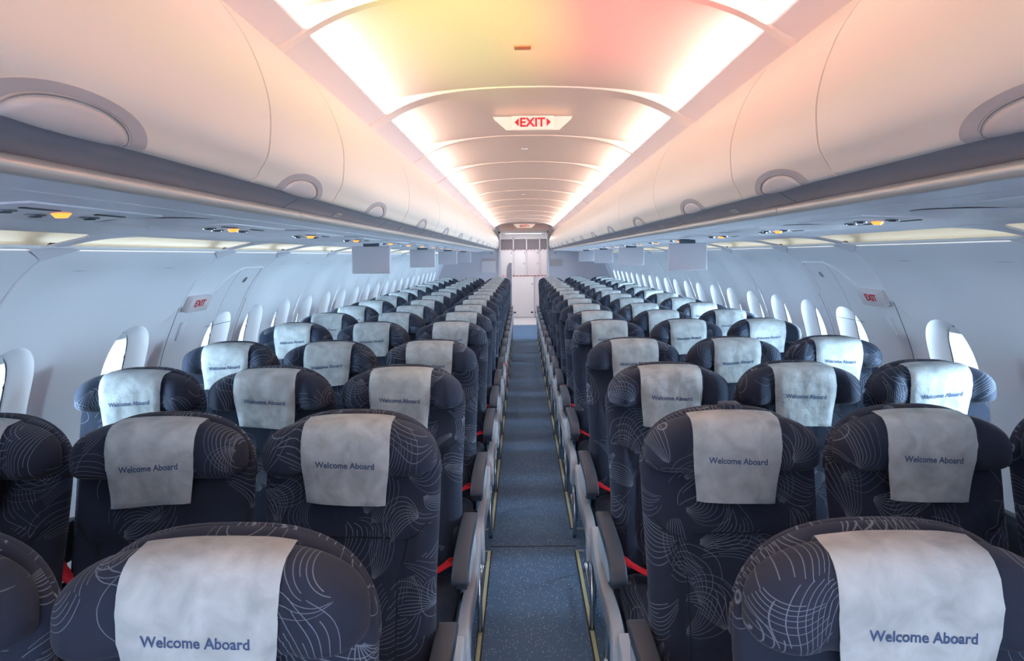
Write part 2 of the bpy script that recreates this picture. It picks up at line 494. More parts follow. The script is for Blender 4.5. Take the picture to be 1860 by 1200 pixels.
JOINTS = [-2.6, -1.2, -.1, 1.02, 2.02, 3.24, 4.05]+[4.05+1.066*k for k in range(1, 10)]+[14.3]
def side_joints(side): return [JOINTS[0]]+[j+(.09 if side < 0 else 0) for j in JOINTS[1:-1]]+[JOINTS[-1]]
def undul(y, wy, half):
    return .010*math.cos(PI*(y-wy)/half)
def build_wall(side, y0, y1, wins, exit_panel):
    """one sidewall bay from y0 to y1 with its window holes"""
    mb = MB(); g = .003
    ya, yb = y0+g, y1-g
    cells = []
    if wins:
        edges = [ya]+[(a+b)/2 for a, b in zip(wins[:-1], wins[1:])]+[yb]
        for i, wy in enumerate(wins): cells.append((edges[i], edges[i+1], wy))
    else: cells.append((ya, yb, None))
    amp = 0.0 if exit_panel else .022
    def off(y, c0, c1, s):
        o = 0.0
        fade = smooth01((s-.05)/.2)
        mid = (c0+c1)/2
        o += amp*fade*(.5+.5*math.cos(2*PI*(y-mid)/(c1-c0)))
        d = min(y-ya, yb-y)
        if d < .010: o += .008*(1-d/.010)**2       # turned-back edge at the joints
        return o
    for (c0, c1, wy) in cells:
        ys = [c0+(c1-c0)*t for t in (0, .006/(c1-c0)*1.0, .014/(c1-c0), .1, .2, .3, .4, .5, .6, .7, .8, .9, 1-.014/(c1-c0), 1-.006/(c1-c0), 1)]
        def strip(sa, sb, n):
            nn = len(ys); v = []; f = []
            for i in range(n+1):
                s = sa+(sb-sa)*i/n
                v += [wpt(side, y, s, off(y, c0, c1, s)) for y in ys]
            for i in range(n):
                for j in range(nn-1): f.append((i*nn+j, i*nn+j+1, (i+1)*nn+j+1, (i+1)*nn+j))
            mb.add(v, f)
        if wy is None:
            strip(0, AL[-1], 40); continue
        strip(0, S0, 20); strip(S1, AL[-1], 18)
        # ring patch between the rectangle and the outer arch, then the funnel to the opening
        # boundary points walk round the rectangle, matching the strips' columns
        nn = len(ys)
        top = [(y, S0) for y in ys]; bot = [(y, S1) for y in ys[::-1]]
        ss = [S0+(S1-S0)*i/14 for i in range(1, 14)]
        rect = top+[(c1, s) for s in ss]+bot+[(c0, s) for s in ss[::-1]]
        m = len(rect)
        def arch(a, b, k, pw=2.5):
            y, s = rect[k]; ang = math.atan2((s-SW)/.30, (y-wy)/((c1-c0)/2))
            cx, sx = math.cos(ang), math.sin(ang)
            return (wy+a*math.copysign(abs(cx)**(2/pw), cx), SW+b*math.copysign(abs(sx)**(2/pw), sx))
        rings = []
        def ring(fn): rings.append([fn(k) for k in range(m)])
        ring(lambda k: wpt(side, rect[k][0], rect[k][1], off(rect[k][0], c0, c1, rect[k][1])))
        A0, B0 = .162, .225; A1, B1 = .117, .170
        for t in (.35, .7, .92):
            def fn(k, t=t):
                ay, as_ = arch(A0, B0, k); y = rect[k][0]+(ay-rect[k][0])*t; s = rect[k][1]+(as_-rect[k][1])*t
                return wpt(side, y, s, off(y, c0, c1, s))
            ring(fn)
        for (t, dep) in ((0, 0), (.03, .004), (.12, .018), (.35, .038), (.65, .056), (1.0, .074)):
            def fn(k, t=t, dep=dep):
                a = A0+(A1-A0)*t; b = B0+(B1-B0)*t
                y, s = arch(a, b, k); return wpt(side, y, s, off(y, c0, c1, s)*(1-t)+dep+.010*t)
            ring(fn)
        v = [p for r in rings for p in r]; f = []
        for i in range(len(rings)-1):
            for k in range(m): f.append((i*m+k, i*m+(k+1) % m, (i+1)*m+(k+1) % m, (i+1)*m+k))
        mb.add(v, f)
    bm = bmesh.new()
    vs = [bm.verts.new(p) for p in mb.v]
    for f in mb.f:
        try: bm.faces.new([vs[i] for i in f])
        except ValueError: pass
    bmesh.ops.remove_doubles(bm, verts=bm.verts[:], dist=.0004)
    for f in bm.faces: f.smooth = True
    bmesh.ops.recalc_face_normals(bm, faces=bm.faces[:])
    me = bpy.data.meshes.new('wall'); bm.to_mesh(me); bm.free()
    me.materials.append(M['wall'])
    me.set_sharp_from_angle(angle=math.radians(50))
    o = bpy.data.objects.new('wall_left' if side < 0 else 'wall_right', me); COL.objects.link(o)
    return structure(o)

def loop_pts(side, wy, a, b, out, n=40, pw=2.5):
    r = []
    for k in range(n):
        t = 2*PI*k/n; cx, sx = math.cos(t), math.sin(t)
        r.append(wpt(side, wy+a*math.copysign(abs(cx)**(2/pw), cx), SW+b*math.copysign(abs(sx)**(2/pw), sx), out))
    return r
def build_window(side, wy, idx):
    # pane
    P = loop_pts(side, wy, .124, .176, .088); n = len(P)
    Q = loop_pts(side, wy, .124, .176, .094)
    pane = MB().add(P+Q, [tuple(range(n)), tuple(range(n, 2*n))[::-1]]+[(k, (k+1) % n, n+(k+1) % n, n+k) for k in range(n)])
    w_ = structure(pane.obj('window_%d' % idx, M['glass'], auto=30))
    # gasket
    MB().tube(loop_pts(side, wy, .115, .168, .085), .0035, 6, closed=True).obj('gasket', M['rubber'], w_)
    # blind edge, drawn a little way down
    rows = []; v = []
    for i in range(4):
        s = SW-.165+.030*i/3
        half = .110*max(.2, (1-min(1, abs((s-SW)/.166))**2.5))**(1/2.5)
        v.append(wpt(side, wy-half, s, .080)); v.append(wpt(side, wy+half, s, .080))
        v.append(wpt(side, wy-half, s, .083)); v.append(wpt(side, wy+half, s, .083))
    f = []
    for i in range(3):
        a = i*4; f += [(a, a+1, a+5, a+4), (a+2, a+6, a+7, a+3)]
    f += [(12, 13, 15, 14)]
    MB().add(v, f).obj('blind', M['blind'], w_)
    return w_

wi = 1
for side in (-1, 1):
    JS = side_joints(side)
    for y0, y1 in zip(JS[:-1], JS[1:]):
        wins = [y for y in WIN[side] if y0 < y < y1]
        build_wall(side, y0, y1, wins, 3.2 < y0 < 3.4)
    for y in WIN[side]:
        build_window(side, y, wi); wi += 1
    # dark backing behind the joints
    for y in JS[1:-1]:
        v = []; f = []
        for i in range(25):
            s = AL[-1]*i/24; v += [wpt(side, y-.02, s, .014), wpt(side, y+.02, s, .014)]
        f = [(2*i, 2*i+1, 2*i+3, 2*i+2) for i in range(24)]
        structure(mesh_obj('trim_5', v, f, M['gap']))
    # outer skin closes the shell above and below the windows
    for (sa, sb) in ((0, SW-.31), (SW+.31, AL[-1])):
        v = []; n = 12
        for i in range(n+1):
            s = sa+(sb-sa)*i/n; v += [wpt(side, YB, s, .13), wpt(side, ROOM_BACK+.8, s, .13)]
        f = [(2*i, 2*i+1, 2*i+3, 2*i+2) for i in range(n)]
        structure(mesh_obj('wall_outer', v, f, M['gap']))

# cove above the side wall: lip, lamp, cream recess, outboard underside panel
COVE = spline([(1.335, 1.676), (1.37, 1.690), (1.44, 1.702), (1.53, 1.700), (1.585, 1.680), (1.60, 1.655), (1.60, 1.62)], 4)
for side in (-1, 1):
    structure(sweep_y(COVE, YB, 15.0, side, .01, 'trim_6', M['cream'], ny=4))
    structure(sweep_y([(1.527, 1.636), (1.530, 1.6435), (1.536, 1.6445), (1.545, 1.630)], YB, YE, side, .004, 'trim_7', M['wall'], ny=2))
    t = MB().tube([(side*1.549, YB+.1, 1.6365), (side*1.549, YE-.05, 1.6365)], .0070, 10)
    tag(t.obj('cove_lamp', M['covetube']), 'thin warm glowing light line along the top of the %s sidewall' % ('left' if side < 0 else 'right'), 'light', 'sidewall cove lights')
# underside panels of the bins
UNDER = [[(.645, 1.7025), (.70, 1.7018), (.746, 1.700)], [(.754, 1.6995), (.78, 1.699), (.811, 1.698)],
         [(.820, 1.699), (.95, 1.695), (1.10, 1.6905), (1.140, 1.6885)], [(1.150, 1.6895), (1.25, 1.683), (1.335, 1.676), (1.345, 1.680)]]
for side in (-1, 1):
    for P in UNDER: structure(sweep_y(P, YB, YE, side, .012, 'trim_8', M['under'], ny=2))
    structure(sweep_y([(.64, 1.716), (1.0, 1.712), (1.34, 1.696)], YB, YE, side, .006, 'trim_9', M['gap']))
    # white brackets bridging the cream recess at every joint
    for y in side_joints(side)[2:-1]:
        v = []; f = []; n = 10
        for i in range(n+1):
            t = i/n
            x = 1.30+.235*t
            z = 1.6775-.0405*t+.004*math.sin(PI*t)
            hw = .035+.24*(1-t)**4.5
            row = [(side*x, y+hw*q, z+.004*abs(q)) for q in (-1, -.6, -.2, .2, .6, 1)]
            v += row
        m = 6; base = len(v)
        v += [(a, b, c+.007) for a, b, c in v[:base]]
        for i in range(n):
            for j in range(m-1):
                f.append((i*m+j, i*m+j+1, (i+1)*m+j+1, (i+1)*m+j)); f.append((base+i*m+j, base+(i+1)*m+j, base+(i+1)*m+j+1, base+i*m+j+1))
            f.append((i*m, (i+1)*m, base+(i+1)*m, base+i*m)); f.append((i*m+m-1, base+i*m+m-1, base+(i+1)*m+m-1, (i+1)*m+m-1))
        structure(fix_normals(mesh_obj('trim_10', v, f, M['under'], auto=40)))
        # little cap on the lip
        v = []
        cap = MB()
        for (x, z, hw) in ((1.515, 1.6405, .05), (1.532, 1.634, .115), (1.556, 1.617, .060), (1.575, 1.602, .012)):
            v.append((x, z, hw))
        vv = []
        for (x, z, hw) in v: vv += [(side*x, y-hw, z-.001), (side*x, y+hw, z-.001), (side*(x+.004), y+hw, z+.006), (side*(x+.004), y-hw, z+.006)]
        ff = []
        for i in range(3):
            for j in range(4): ff.append((i*4+j, i*4+(j+1) % 4, (i+1)*4+(j+1) % 4, (i+1)*4+j))
        ff += [(0, 1, 2, 3), (12, 13, 14, 15)]
        structure(fix_normals(mesh_obj('trim_11', vv, ff, M['under'], auto=40)))

# ceiling: domed lit panels, ribs, edge strips, lamps
DOME = [(-.70+1.40*i/40, 1.60+.691-.055*abs((-.70+1.40*i/40)/.6)**2.2) for i in range(41)]
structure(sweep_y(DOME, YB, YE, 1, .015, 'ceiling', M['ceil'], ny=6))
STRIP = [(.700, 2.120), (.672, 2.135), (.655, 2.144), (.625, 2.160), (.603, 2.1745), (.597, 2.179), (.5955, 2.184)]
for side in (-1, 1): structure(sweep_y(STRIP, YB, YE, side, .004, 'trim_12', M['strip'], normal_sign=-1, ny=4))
RIBS = [(-1.5, .05), (-.42, .05), (.64, .05), (1.70, .045), (2.745, .11)]+[(3.80+1.06*k, .04) for k in range(10)]
for (y, wd) in RIBS:
    v = []; f = []; n = 44
    for i in range(n+1):
        x = -.672+1.344*i/n
        t = abs(x)/.597
        zl = 2.291-.055*abs(x/.6)**2.2-.002-.060*t**5 if t <= 1 else 2.174-(abs(x)-.597)*.62
        zl -= .003
        zh = 2.302
        e = .010
        v += [(x, y-wd/2, zh), (x, y-wd/2, zl+e), (x, y-wd/2+e*.6, zl), (x, y+wd/2-e*.6, zl), (x, y+wd/2, zl+e), (x, y+wd/2, zh)]
    for i in range(n):
        for j in range(5): f.append((i*6+j, i*6+j+1, (i+1)*6+j+1, (i+1)*6+j))
    structure(fix_normals(mesh_obj('trim_13', v, f, M['ceil'], auto=50)))
# tubes in the slot between edge strip and dome, one per bay and side
tube_lbl = {}
ybs = [YB]+[r[0] for r in RIBS]
ords = ['first', 'second', 'third', 'fourth', 'fifth', 'sixth', 'seventh', 'eighth', 'ninth', 'tenth', 'eleventh', 'twelfth', 'thirteenth', 'fourteenth', 'fifteenth', 'sixteenth', 'seventeenth', 'eighteenth', 'nineteenth', 'twentieth']
first = None; nb = 0
for a, b in zip(ybs[:-1], ybs[1:]):
    for side in (-1, 1):
        mid = (a+b)/2; hl = (b-a)/2-.07
        if first is None:
            first = MB().tube([(0, -.45, 0), (0, .45, 0)], .010, 8).obj('ceiling_lamp', M['tube']); o = first
        else:
            o = first.copy(); COL.objects.link(o)
        o.location = (side*.648, mid, 2.192); o.scale = (1, hl/.45, 1)
        sd = 'left' if side < 0 else 'right'
        if b < .7: tag(o, 'ceiling lamp in the %s slot, closer than the topmost curved rib' % sd, 'light', 'ceiling lamps')
        else: tag(o, 'glowing lamp behind the %s ceiling edge, %s lit bay from the photo top' % (sd, ords[nb]), 'light', 'ceiling lamps')
    if b > .7: nb += 1

# bulkhead behind the camera and outer closures
structure(MB().box(-1.95, 1.95, YB-.1, YB, 0, 2.4).obj('wall_front', M['partition']))
structure(MB().box(-1.95, 1.95, YB, ROOM_BACK+.8, 2.36, 2.40).obj('ceiling_outer', M['gap']))
for side in (-1, 1):
    structure(MB().box(*sorted((side*1.64, side*1.70)), YB, ROOM_BACK+.8, 1.56, 2.38).obj('wall_outer', M['gap']))

# ------------------------------------------------------------------ overhead bins
BP = spline([(.580, 1.7505), (.569, 1.7545), (.5575, 1.774), (.5405, 1.811), (.5370, 1.887), (.5485, 1.947), (.569, 2.002), (.590, 2.044), (.623, 2.092), (.658, 2.132), (.700, 2.165)], 5)
BL = [0.0]
for a, b in zip(BP[:-1], BP[1:]): BL.append(BL[-1]+math.hypot(b[0]-a[0], b[1]-a[1]))
def bpnt(s, out=0.0):
    s = max(0, min(BL[-1]-1e-6, s))
    for i in range(len(BL)-1):
        if BL[i+1] >= s: break
    t = (s-BL[i])/(BL[i+1]-BL[i]); a, b = BP[i], BP[i+1]
    j = min(i+1, len(BP)-2)
    def nrm(k):
        p, q = BP[max(k-1, 0)], BP[min(k+1, len(BP)-1)]; dx, dz = q[0]-p[0], q[1]-p[1]; l = math.hypot(dx, dz); return (-dz/l, dx/l)
    n0, n1 = nrm(i), nrm(i+1)
    nx, nz = n0[0]*(1-t)+n1[0]*t, n0[1]*(1-t)+n1[1]*t
    return a[0]+(b[0]-a[0])*t+nx*out, a[1]+(b[1]-a[1])*t+nz*out
def arch_patch(side, yc, w0, h0, w1, h1, o0, o1, name, mat, parent, fill=False):
    """half-oval patch lying on the bin face: ring between (w0,h0) and (w1,h1), or a filled flap"""
    n = 28; v = []; f = []
    rows = [1.0, .97, .5, .03, 0.0] if not fill else [1.0, .96, .8, .6, .4, .2, .02]
    for r in rows:
        for k in range(n+1):
            t = PI*k/n
            c, s_ = math.cos(t), math.sin(t)
            if not fill:
                ww, hh = w1+(w0-w1)*r, h1+(h0-h1)*r
                out = o0 if r == 1 else (o1 if r == 0 else max(o0, o1)+.0012)
                if r in (1.0,): out = -.002
                if r in (0.0,): out = -.001
            else:
                ww, hh = w0*r, h0*r; out = -.002 if r == 1 else o0+o1*(1-r*r)
            s = .004+hh*abs(s_)**.85
            x, z = bpnt(s, out)
            v.append((side*x, yc+ww*c, z))
    for i in range(len(rows)-1):
        for k in range(n): f.append((i*(n+1)+k, i*(n+1)+k+1, (i+1)*(n+1)+k+1, (i+1)*(n+1)+k))
    o = mesh_obj(name, v, f, mat, None, True, 60)
    bm = bmesh.new(); bm.from_mesh(o.data)
    bmesh.ops.recalc_face_normals(bm, faces=bm.faces[:]); bm.to_mesh(o.data); bm.free()
    return o
BINS = [(-1.90, -.835), (-.83, .235), (.235, 1.30), (1.30, 1.835)]+[(1.835+1.066*k, 1.835+1.066*(k+1)) for k in range(11)]
BINS[-1] = (BINS[-1][0], 14.25) if BINS[-1][1] > 13.4 else BINS[-1]
print('bins end', BINS[-1])
for side in (-1, 1):
    sd = 'left' if side < 0 else 'right'
    vis = 0
    for (a, b) in BINS:
        root = empty('overhead_bin', (side*.62, (a+b)/2, 1.75))
        g = .0036
        d = sweep_y(BP, a+g, b-g, side, .012, 'door', M['bin'], normal_sign=-1, auto=40)
        lift(d, root)
        body = MB()
        # body behind the door
        P = [(.60, 1.7575), (1.30, 1.735), (1.45, 1.85), (1.40, 2.15), (.74, 2.19), (.655, 2.118), (.60, 2.03), (.566, 1.93), (.556, 1.87), (.560, 1.82), (.575, 1.78)]
        v = [(side*x, a+.0005, z) for x, z in P]+[(side*x, b-.0005, z) for x, z in P]; n = len(P)
        f = [(i, (i+1) % n, n+(i+1) % n, n+i) for i in range(n)]+[tuple(range(n)), tuple(range(n, 2*n))]
        body.add(v, f); bo = body.obj('body', M['valance'], auto=30); fix_normals(bo); lift(bo, root)
        yc = (a+b)/2
        wdt = .155
        la = arch_patch(side, yc, wdt, .056, wdt*.76, .043, .0, .0, 'latch_surround', M['scoop'], root)
        lift(la, root)
        fl = arch_patch(side, yc, wdt*.70, .039, 0, 0, .0015, .004, 'latch_flap', M['flap'], root, fill=True)
        fl2 = lift(fl, root)
        gp = []
        for k in range(31):
            t = PI*k/30; x, z = bpnt(.004+.0410*abs(math.sin(t))**.85, .0015)
            gp.append((side*x, yc+wdt*.725*math.cos(t), z))
        lift(MB().tube(gp, .0010, 6).obj('flap_gap', M['valance'], auto=60), root)
        if b <= .25:
            lab = 'pale overhead bin with arched latch on the %s, hardly inside the photo edge' % sd if b > 0 else 'pale overhead bin on the %s behind the camera position' % sd
        else:
            if abs((b-a)-.535) < .02: lab = 'narrow pale overhead bin, half as wide as the others, on the %s' % sd
            elif vis == 0: lab = 'largest looking pale overhead bin on the %s, cut by the photo edge' % sd
            elif b == BINS[-1][1]: lab = 'last pale overhead bin on the %s, touching the far partition' % sd
            else: lab = 'pale overhead bin with arched latch on the %s, %s beyond the narrow bin' % (sd, ords[vis-2])
            vis += 1
        tag(root, lab, 'overhead bin', 'overhead bins')
    # grey valance and rail, in segments
    segs = [-2.6, -.9, .2, 1.62]+[1.62+1.066*k for k in range(1, 12)]+[14.28]
    VP = spline([(.578, 1.7535), (.590, 1.7475), (.603, 1.738), (.622, 1.728), (.634, 1.7195)], 4)
    VU = spline([(.566, 1.7485), (.585, 1.7480), (.603, 1.738), (.610, 1.733)], 3)
    for a, b in zip(segs[:-1], segs[1:]):
        structure(sweep_y(VP, a+.0025, b-.0025, side, .010, 'trim_14', M['valance'], normal_sign=1, auto=50))
        R = [(.630+.0085*math.cos(t), 1.7105+.0095*math.sin(t)) for t in [PI*1.9-2*PI*k/14 for k in range(13)]]
        structure(sweep_y(R, a+.10+.0015, b+.10-.0015, side, .003, 'trim_15', M['rail'], normal_sign=1, auto=60))
        # faint seat number placard pressed into the valance
        if a > 0:
            for (dy, w2, h2, mt) in ((.42, .055, .0, 'rail'), ):
                yc = a+dy
                v = []
                for yy in (yc-w2/2, yc+w2/2):
                    for (x, z) in ((.6055, 1.7345), (.6215, 1.7265)): v.append((side*(x-.0008), yy, z-.0012))
                o = mesh_obj('seat_number_placard', v+[(p[0]+side*.001, p[1], p[2]+.002) for p in v], [(0, 1, 3, 2), (4, 6, 7, 5), (0, 2, 6, 4), (1, 5, 7, 3), (0, 4, 5, 1), (2, 3, 7, 6)], M['scoop'], auto=20)
                j = segs.index(a)-3
                tag(o, 'small grey seat number placard on the %s valance, %s from the camera' % (sd, ords[max(0, j)+ (1 if a > .5 else 0)]), 'placard', 'valance placards')
                for q in range(3):
                    yy = yc-.018+.014*q
                    mk = [(side*(.6055+.0035+.009*t-.0009), yy+dd, 1.7345-.0018-.0045*t-.0014) for t in (0, 1) for dd in (0, .006)]
                    k_ = mesh_obj('seat_symbol', mk, [(0, 1, 3, 2)], M['valance'], o)

# ------------------------------------------------------------------ seat rows
ROWS = [.915, 1.68, 2.43, 3.20, 4.14, 4.86]+[4.86+.71*k for k in range(1, 12)]
SP = .495
COLS = {'A': -.5-2*SP, 'B': -.5-SP, 'C': -.5, 'D': .5, 'E': .5+SP, 'F': .5+2*SP}

# service units over each row
def psu(side, y, row):
    r = empty('service_unit', (side*.97, y, 1.6925))
    sl = .0
    q = MB().rbox(-.12, .12, -.20, .20, -.0035, .004, .003).obj('housing', M['psu'], r)
    lens = MB().add([(.03+.018*math.cos(2*PI*k/16), .0+.016*math.sin(2*PI*k/16), -.004) for k in range(16)]+[(.03+.011*math.cos(2*PI*k/16), .009*math.sin(2*PI*k/16), -.012) for k in range(16)],
        [(k, (k+1) % 16, 16+(k+1) % 16, 16+k) for k in range(16)]+[tuple(range(16, 32))])
    lens.obj('sign_lamp', M['orange'], r)
    for k in range(3):
        nz = MB().cyl((-.02+.03*abs(k-1), -.115+.115*k, -.003), (0, 0, -1), .014, .006, 20, .010)
        o = nz.obj('air_nozzle', M['black'], r)
        MB().tube([(-.02+.03*abs(k-1)+.016*math.cos(2*PI*t/16), -.115+.115*k+.016*math.sin(2*PI*t/16), -.005) for t in range(16)], .003, 6, closed=True).obj('nozzle_ring', M['metal'], o)
    for k in range(2):
        MB().rbox(.060, .072, -.15+.20*k, -.06+.20*k, -.0055, -.003, .001).obj('slot', M['black'], r)
    # lens-shaped oxygen cover
    n = 24; v = []; f = []
    for i in range(7):
        rr = i/6
        for k in range(n):
            t = 2*PI*k/n; c, s_ = math.cos(t), math.sin(t)
            v.append((.03+.13*rr*c, .355+.138*rr*s_*(1-.25*abs(c)), -.012*(1-rr*rr)-.0015))
    for i in range(6):
        for k in range(n): f.append((i*n+k, i*n+(k+1) % n, (i+1)*n+(k+1) % n, (i+1)*n+k))
    o = mesh_obj('oxygen_cover', v, f, M['under'], r, True)
    return r
def copy_tree(o, parent=None):
    c = o.copy(); COL.objects.link(c)
    if parent: c.parent = parent
    for ch in KIDS[o.name]: copy_tree(ch, c)
    return c
KIDS = {}
def index_kids():
    KIDS.clear()
    for o in bpy.data.objects: KIDS.setdefault(o.name, [])
    for o in bpy.data.objects:
        if o.parent: KIDS.setdefault(o.parent.name, []).append(o)
pL = psu(-1, 0, 0); pL.rotation_euler = (0, math.radians(-2.1), 0)
pR = psu(1, 0, 0); pR.rotation_euler = (0, math.radians(2.1), 0)
index_kids()
protos = {-1: pL, 1: pR}
for side in (-1, 1):
    sd = 'left' if side < 0 else 'right'
    for i, ry in enumerate([.13]+ROWS):
        y = ry+(.37 if side < 0 else .26)
        o = protos[side] if i == 0 else copy_tree(protos[side])
        o.location = (side*.97, y, 1.6930)
        tag(o, 'service unit with orange lamp under %s bins over %s' % (sd, 'space before the first seat row' if i == 0 else ords[i-1]+' seat row'), 'service unit', 'overhead service units')

# ------------------------------------------------------------------ seats
def back_mid(z): return .112-(1.185-z)*.13
def superell(a, bt, bb, cz, nt, nb_, n, na=None):
    out = []
    for k in range(n):
        t = 2*PI*k/n; c, s = math.cos(t), math.sin(t); p = nt if s >= 0 else nb_; b = bt if s >= 0 else bb
        out.append((a*math.copysign(abs(c)**(2/p), c), cz+b*math.copysign(abs(s)**(2/p), s)))
    return out
# backrest: tall slab with a domed top
def back_outline():
    R = []
    n = 30
    for k in range(n+1):                      # top dome, right to left
        t = PI*k/n; c, s = math.cos(t), math.sin(t)
        R.append((.232*math.copysign(abs(c)**(2/2.7), c), 1.02+.165*abs(s)**(2/2.35)))
    for k in range(1, 17):                    # down the left side
        z = 1.02-(1.02-.36)*k/16; R.append((-.232+.010*smooth01(k/8), z))
    for k in range(1, 12): R.append((-.222+.444*k/12, .36))
    for k in range(16, 0, -1):
        z = 1.02-(1.02-.36)*k/16; R.append((.232-.010*smooth01(k/8), z))
    return R
def back_front_t(x, z):
    t = .040
    ax = abs(x)
    if z < .93:
        t += .016*smooth01((ax-.11)/.07)*smooth01((.93-z)/.10)
    t += .010*math.exp(-((z-.90)/.05)**2)*(1-smooth01((ax-.16)/.05))     # roll under the headrest
    t += .012*math.exp(-((z-.62)/.12)**2)*(1-smooth01((ax-.10)/.06))     # lumbar
    t -= .007*math.exp(-((z-.865)/.012)**2)*(1-smooth01((ax-.15)/.04))   # crease
    xc = .128+.03*smooth01((z-.75)/.12)
    if z < .88: t -= .009*math.exp(-((ax-xc)/.010)**2)
    # loose wrinkles
    t += .0022*mnoise.noise(Vector((x*14, z*9, 2.2)))
    return t
V, Fc = disc_mesh(back_outline(), lambda x, z: back_mid(z), back_front_t, lambda x, z: .035, p=9, K=26)
ME = {}
def proto(name, V, Fc, mat, key=None, auto=None, fix=True):
    o = mesh_obj(name, V, Fc, mat, None, True, auto)
    if fix: fix_normals(o)
    ME[key or name] = o.data
    bpy.data.objects.remove(o)
proto('backrest', V, Fc, M['fabric'])
def fy(x, z, e=.0):           # world depth of backrest front
    return back_mid(z)-back_front_t(x, z)-e
# piping: outer bolster seams, top seam, waist seam
pm = MB()
top = [(-.150+.300*k/24, .868+.010*math.sin(PI*k/24)) for k in range(25)]
pm.tube([(x, fy(x, z, -.0008), z) for x, z in top], .0022, 5)
for s in (-1, 1):
    sidec = [(s*(.150-.026*smooth01((.868-z)/.12)), z) for z in [.868-.5*k/24 for k in range(25)]]
    pm.tube([(x, fy(x, z, -.0008), z) for x, z in sidec], .0022, 5)
    flare = [(s*(.150+.060*k/10), .868+.050*(k/10)**1.4) for k in range(11)]
    pm.tube([(x, fy(x, z, -.0008), z) for x, z in flare], .0020, 5)
    edge = [(s*.208, z) for z in [.92-.5*k/20 for k in range(21)]]
waist = [(-.125+.25*k/16, .60) for k in range(17)]
pm.tube([(x, fy(x, z, -.0008), z) for x, z in waist], .0018, 5)
proto('seam', pm.v, pm.f, M['piping'])

# rim: padded border of the shell that shows behind the headrest
rim = [(x*1.0, back_mid(z)+.002, z) for x, z in back_outline()[:31]]
ro = MB().tube([(x*.945, y+.006, (z-1.02)*.92+1.02) for x, y, z in rim], .0150, 10)
proto('shell_rim', ro.v, ro.f, M['fabric'])

# headrest
HZ = 1.082
def head_front(x, z):
    ax = abs(x)
    t = .058
    t += .026*smooth01((ax-.115)/.07)                      # side wings stand forward
    t -= .006*math.exp(-((ax-.118)/.010)**2)               # fold where the wings hinge
    t += .004*math.sin((z-HZ)*30)*(1-smooth01((ax-.1)/.05))
    t += .0025*mnoise.noise(Vector((x*16, z*16, .7)))
    return t
head_mid = lambda x, z: .056+.04*(z-HZ)
V, Fc = disc_mesh(superell(.227, .098, .052, HZ, 2.5, 4.5, 88), head_mid, head_front, lambda x, z: .045, p=4.2, K=18)
proto('headrest', V, Fc, M['fabric'])

